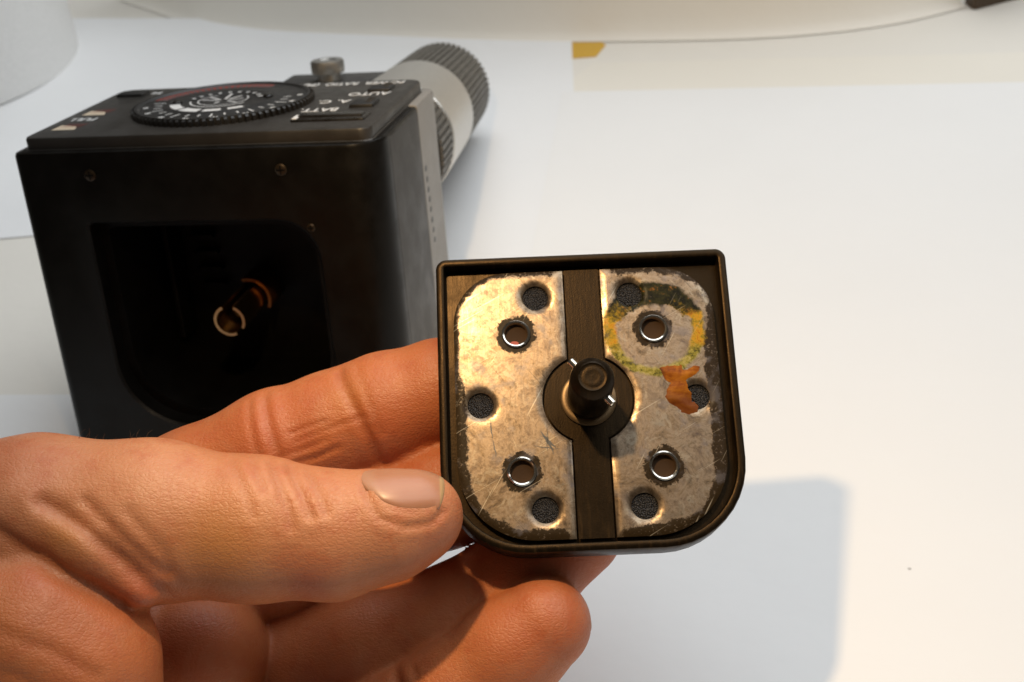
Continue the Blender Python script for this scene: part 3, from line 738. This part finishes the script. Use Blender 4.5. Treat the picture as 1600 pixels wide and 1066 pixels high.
# creases: (polyline xyz in the hand frame, width, depth)
CREASE = [
 ([(2.75, 3.9, -1.6), (2.95, 3.3, -1.2), (3.2, 2.6, -1.2), (3.35, 2.0, -1.3)], .09, .05),      # index middle joint
 ([(2.45, 3.7, -1.6), (2.65, 3.0, -1.2), (2.85, 2.4, -1.2)], .07, .028),
 ([(4.35, 4.3, -1.9), (4.75, 3.6, -1.25), (5.05, 3.0, -1.2), (5.25, 2.4, -1.4)], .10, .06),      # index last joint
 ([(4.75, 4.4, -1.9), (5.05, 3.7, -1.25), (5.3, 3.1, -1.25)], .07, .025),
 ([(5.7, -1.6, .1), (6.1, -2.1, .45), (6.4, -2.7, .5), (6.6, -3.2, .3)], .10, .07),             # little finger joint
 ([(6.1, -1.45, .1), (6.45, -1.95, .5), (6.75, -2.6, .5)], .07, .04),
 ([(3.9, 2.75, 1.9), (4.2, 2.35, 2.3), (4.45, 1.9, 2.5)], .08, .05),                              # thumb knuckle
 ([(3.6, 2.8, 1.9), (3.85, 2.4, 2.35), (4.05, 2.0, 2.6), (4.1, 1.7, 2.7)], .08, .045),
 ([(4.25, 2.65, 1.9), (4.55, 2.25, 2.3), (4.7, 1.95, 2.4)], .07, .04),
 ([(3.3, 2.8, 1.9), (3.6, 2.35, 2.4)], .07, .03), ([(2.9, 2.85, 2), (3.3, 2.3, 2.5), (3.45, 1.9, 2.7)], .07, .025),
 ([(-.2, 2.2, 2.9), (.6, 1.75, 3.0), (1.3, 1.1, 2.9), (1.75, .6, 2.6)], .13, .10),               # folds at the thumb's root
 ([(-1.3, 1.9, 2.9), (-.3, 1.25, 3.1), (.5, .75, 3.0), (1.1, .35, 2.8)], .12, .07),
 ([(.5, 2.2, 2.8), (1.2, 1.6, 2.9), (1.9, .9, 2.6)], .10, .05), ([(1.3, 2.0, 2.8), (1.9, 1.3, 2.8), (2.1, .7, 2.4)], .10, .03),
 ([(-.8, .2, 3.3), (.2, -.2, 3.4), (.9, -.7, 3.2)], .10, .03), ([(-1.5, -.3, 3.4), (-.3, -.6, 3.5), (.6, -1.3, 3.3)], .10, .025),
]
for k in range(9):                                # length-wise wrinkles on the index finger's middle segment
    y0 = 3.45-.2*k+rng.normal(0, .04); x0 = 3.1+rng.uniform(0, .5); L = rng.uniform(.6, 1.5)
    CREASE.append(([(x0, y0-.35, -1.2), (x0+L*.5, y0-.35+.16*L+rng.normal(0, .03), -1.15), (x0+L, y0-.35+.36*L, -1.2)], .045, .028))
CREASE += [([(5.25, 2.75, 1.9), (5.38, 2.25, 2.1), (5.62, 1.85, 2.2), (6.1, 1.68, 2.2), (6.55, 1.72, 2.1), (6.75, 1.9, 2.0)], .06, .05)]
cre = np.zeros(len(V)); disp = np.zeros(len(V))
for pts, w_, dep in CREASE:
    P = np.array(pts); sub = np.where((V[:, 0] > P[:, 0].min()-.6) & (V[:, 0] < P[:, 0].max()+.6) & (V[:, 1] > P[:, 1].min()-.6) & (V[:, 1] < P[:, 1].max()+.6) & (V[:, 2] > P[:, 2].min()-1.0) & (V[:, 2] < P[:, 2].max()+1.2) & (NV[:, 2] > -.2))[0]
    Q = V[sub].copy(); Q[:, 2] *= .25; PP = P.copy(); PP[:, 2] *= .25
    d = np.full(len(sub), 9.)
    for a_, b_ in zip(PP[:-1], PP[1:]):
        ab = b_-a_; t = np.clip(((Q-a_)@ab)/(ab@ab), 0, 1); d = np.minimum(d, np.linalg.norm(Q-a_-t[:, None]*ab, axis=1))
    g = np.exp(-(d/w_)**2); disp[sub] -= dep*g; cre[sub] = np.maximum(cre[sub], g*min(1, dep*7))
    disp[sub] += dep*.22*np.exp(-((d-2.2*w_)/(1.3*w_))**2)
def spots(lst):
    r = np.zeros(len(V))
    for x, y, z, rad, k in lst: r = np.maximum(r, k*np.exp(-(((V-np.array((x, y, z)))**2).sum(1))/rad**2))
    return r
flush = spots([(8.7, -.6, .7, 1.0, .4), (9.3, 1, -.5, 1.1, .6), (5.5, 2.9, -1.4, .8, .5), (3.0, 3.0, -1.3, .8, .4), (4.4, .75, 2.2, .45, .75), (6.9, 1.2, 1.7, .6, .45), (1.4, .55, 2.7, .5, .7), (-.3, 1.2, 3.2, .6, .4), (-.9, 3.0, 2.2, .9, .35), (6.2, -2.5, .5, .6, .45), (1.6, -1.5, 0, 1.0, .4)])
sallow = spots([(2.9, 1.4, 2.7, .8, .6), (.2, 1.6, 3.0, .5, .5), (-1.6, .4, 3.6, 1.0, .4), (7.2, -2.6, .7, .5, .3), (4.6, 3.9, -1.3, .5, .35)])
# back of the thumb (the nail's side) has paler skin than palm and finger pads
TP = np.array(CH['thumb']); td = np.full(len(V), 9.)
for a_, b_ in zip(TP[:-1], TP[1:]):
    ab = b_[:3]-a_[:3]; t = np.clip(((V-a_[:3])@ab)/(ab@ab), 0, 1)
    td = np.minimum(td, np.linalg.norm(V-a_[:3]-t[:, None]*ab, axis=1)-(a_[3]+t*(b_[3]-a_[3])))
dors = np.clip((NV@np.array((0, .55, .83))-.15)/.7, 0, 1)*np.clip((.45-td)/.3, 0, 1)
palmar = 1-dors*dors*(3-2*dors)
V2 = V+NV*disp[:, None]
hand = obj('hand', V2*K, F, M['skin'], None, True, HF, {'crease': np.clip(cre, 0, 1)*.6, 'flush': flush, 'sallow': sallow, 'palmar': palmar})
tag(hand, 'bare left hand pinching the battery cover between thumb and fingers', 'hand')

# nails: patches laid on the skin, looked up on the field, with their own thickness
def field(P):
    q = (P-lo)/G; i = np.clip(q.astype(int), 0, np.array(shp)-2); f = q-i; r = 0
    for a_ in (0, 1):
        for b_ in (0, 1):
            for c_ in (0, 1):
                w_ = (f[:, 0] if a_ else 1-f[:, 0])*(f[:, 1] if b_ else 1-f[:, 1])*(f[:, 2] if c_ else 1-f[:, 2])
                r = r+w_*D[i[:, 0]+a_, i[:, 1]+b_, i[:, 2]+c_]
    return r
def nail(name, c, along, across, view, hl, hw, lift=.028, skew=0.0):
    c, along, across, view = [np.array(x, float) for x in (c, along, across, view)]
    nu, nv = 26, 20; out_ = []; lun = []; ups = []
    for i in range(nu):
        for j in range(nv):
            u = -1+2*i/(nu-1); v_ = -1+2*j/(nv-1)
            # rounded outline: square grid pressed most of the way to a disc
            q = .62 if u < 0 else .40
            uu = u*math.sqrt(1-q*v_*v_*.5*1.3); ww = v_*math.sqrt(1-q*u*u*.5*1.6)*(1-.06*(1-u)*.5)
            out_.append(c+along*(hl*uu-skew*v_*(1-u)*.5)+across*hw*ww); lun.append((uu+1)/2)
            rad = max(abs(v_), -u); ups.append(-.03+(lift+.03)*(1-max(0, rad)**6) if u < .9 else lift*(1-.5*abs(v_)**6))
    P = np.array(out_)+view*1.6
    for _ in range(60):
        P = P-view*np.clip(field(P), -.2, .5)[:, None]*.7
    top = P+view*np.array(ups)[:, None]; bot = P-view*.12; n = nu*nv
    f = [(i*nv+j, i*nv+j+1, (i+1)*nv+j+1, (i+1)*nv+j) for i in range(nu-1) for j in range(nv-1)]
    rim = [i*nv for i in range(nu)]+[(nu-1)*nv+j for j in range(1, nv)]+[i*nv+nv-1 for i in range(nu-2, -1, -1)]+[j for j in range(nv-2, 0, -1)]
    f += [(rim[k], rim[(k+1) % len(rim)], rim[(k+1) % len(rim)]+n, rim[k]+n) for k in range(len(rim))]
    o = obj(name, np.vstack([top, bot])*K, f, M['nail'], hand, True, None, {'lunula': np.r_[lun, lun]}); return o
def unit(v_): v_ = np.array(v_, float); return v_/np.linalg.norm(v_)
al = unit((1, .06, 0)); vw = unit((0, .45, .9)); ac = np.cross(vw, al)
nail('thumb_nail', (6.02, 2.26, 1.6), al, unit(ac), vw, .74, .58, skew=.22)
vw = unit((.62, -.50, -.60)); al = unit(np.cross(vw, unit((.5, -.8, .3)))); al = al*np.sign(al[0]); nail('little_finger_nail', (9.2, -.75, -.45), al, unit(np.cross(vw, al)), vw, .5, .42)
m = MB()
for k in range(12):                               # a few hairs on the thumb's root
    x = rng.uniform(-.3, 1.3); p0 = np.array((x, 4.2, 1.4+rng.uniform(-.6, .3)))
    for _ in range(60): p0[1] -= max(.0, float(field(p0[None])[0]))*.7
    d = unit((rng.uniform(-.3, .8), 1, rng.uniform(-.2, .4))); L = rng.uniform(.10, .24)
    p1 = p0+d*L*.5; p2 = p1+unit(d+np.array((rng.uniform(-.4, .6), -.25, 0)))*L*.5
    m.tube(p0-d*.03, p1, .005, .004, 5); m.tube(p1, p2, .004, .0015, 5)
o = kb(m).build('hair', M['hair'], hand); o['kind'] = 'stuff'
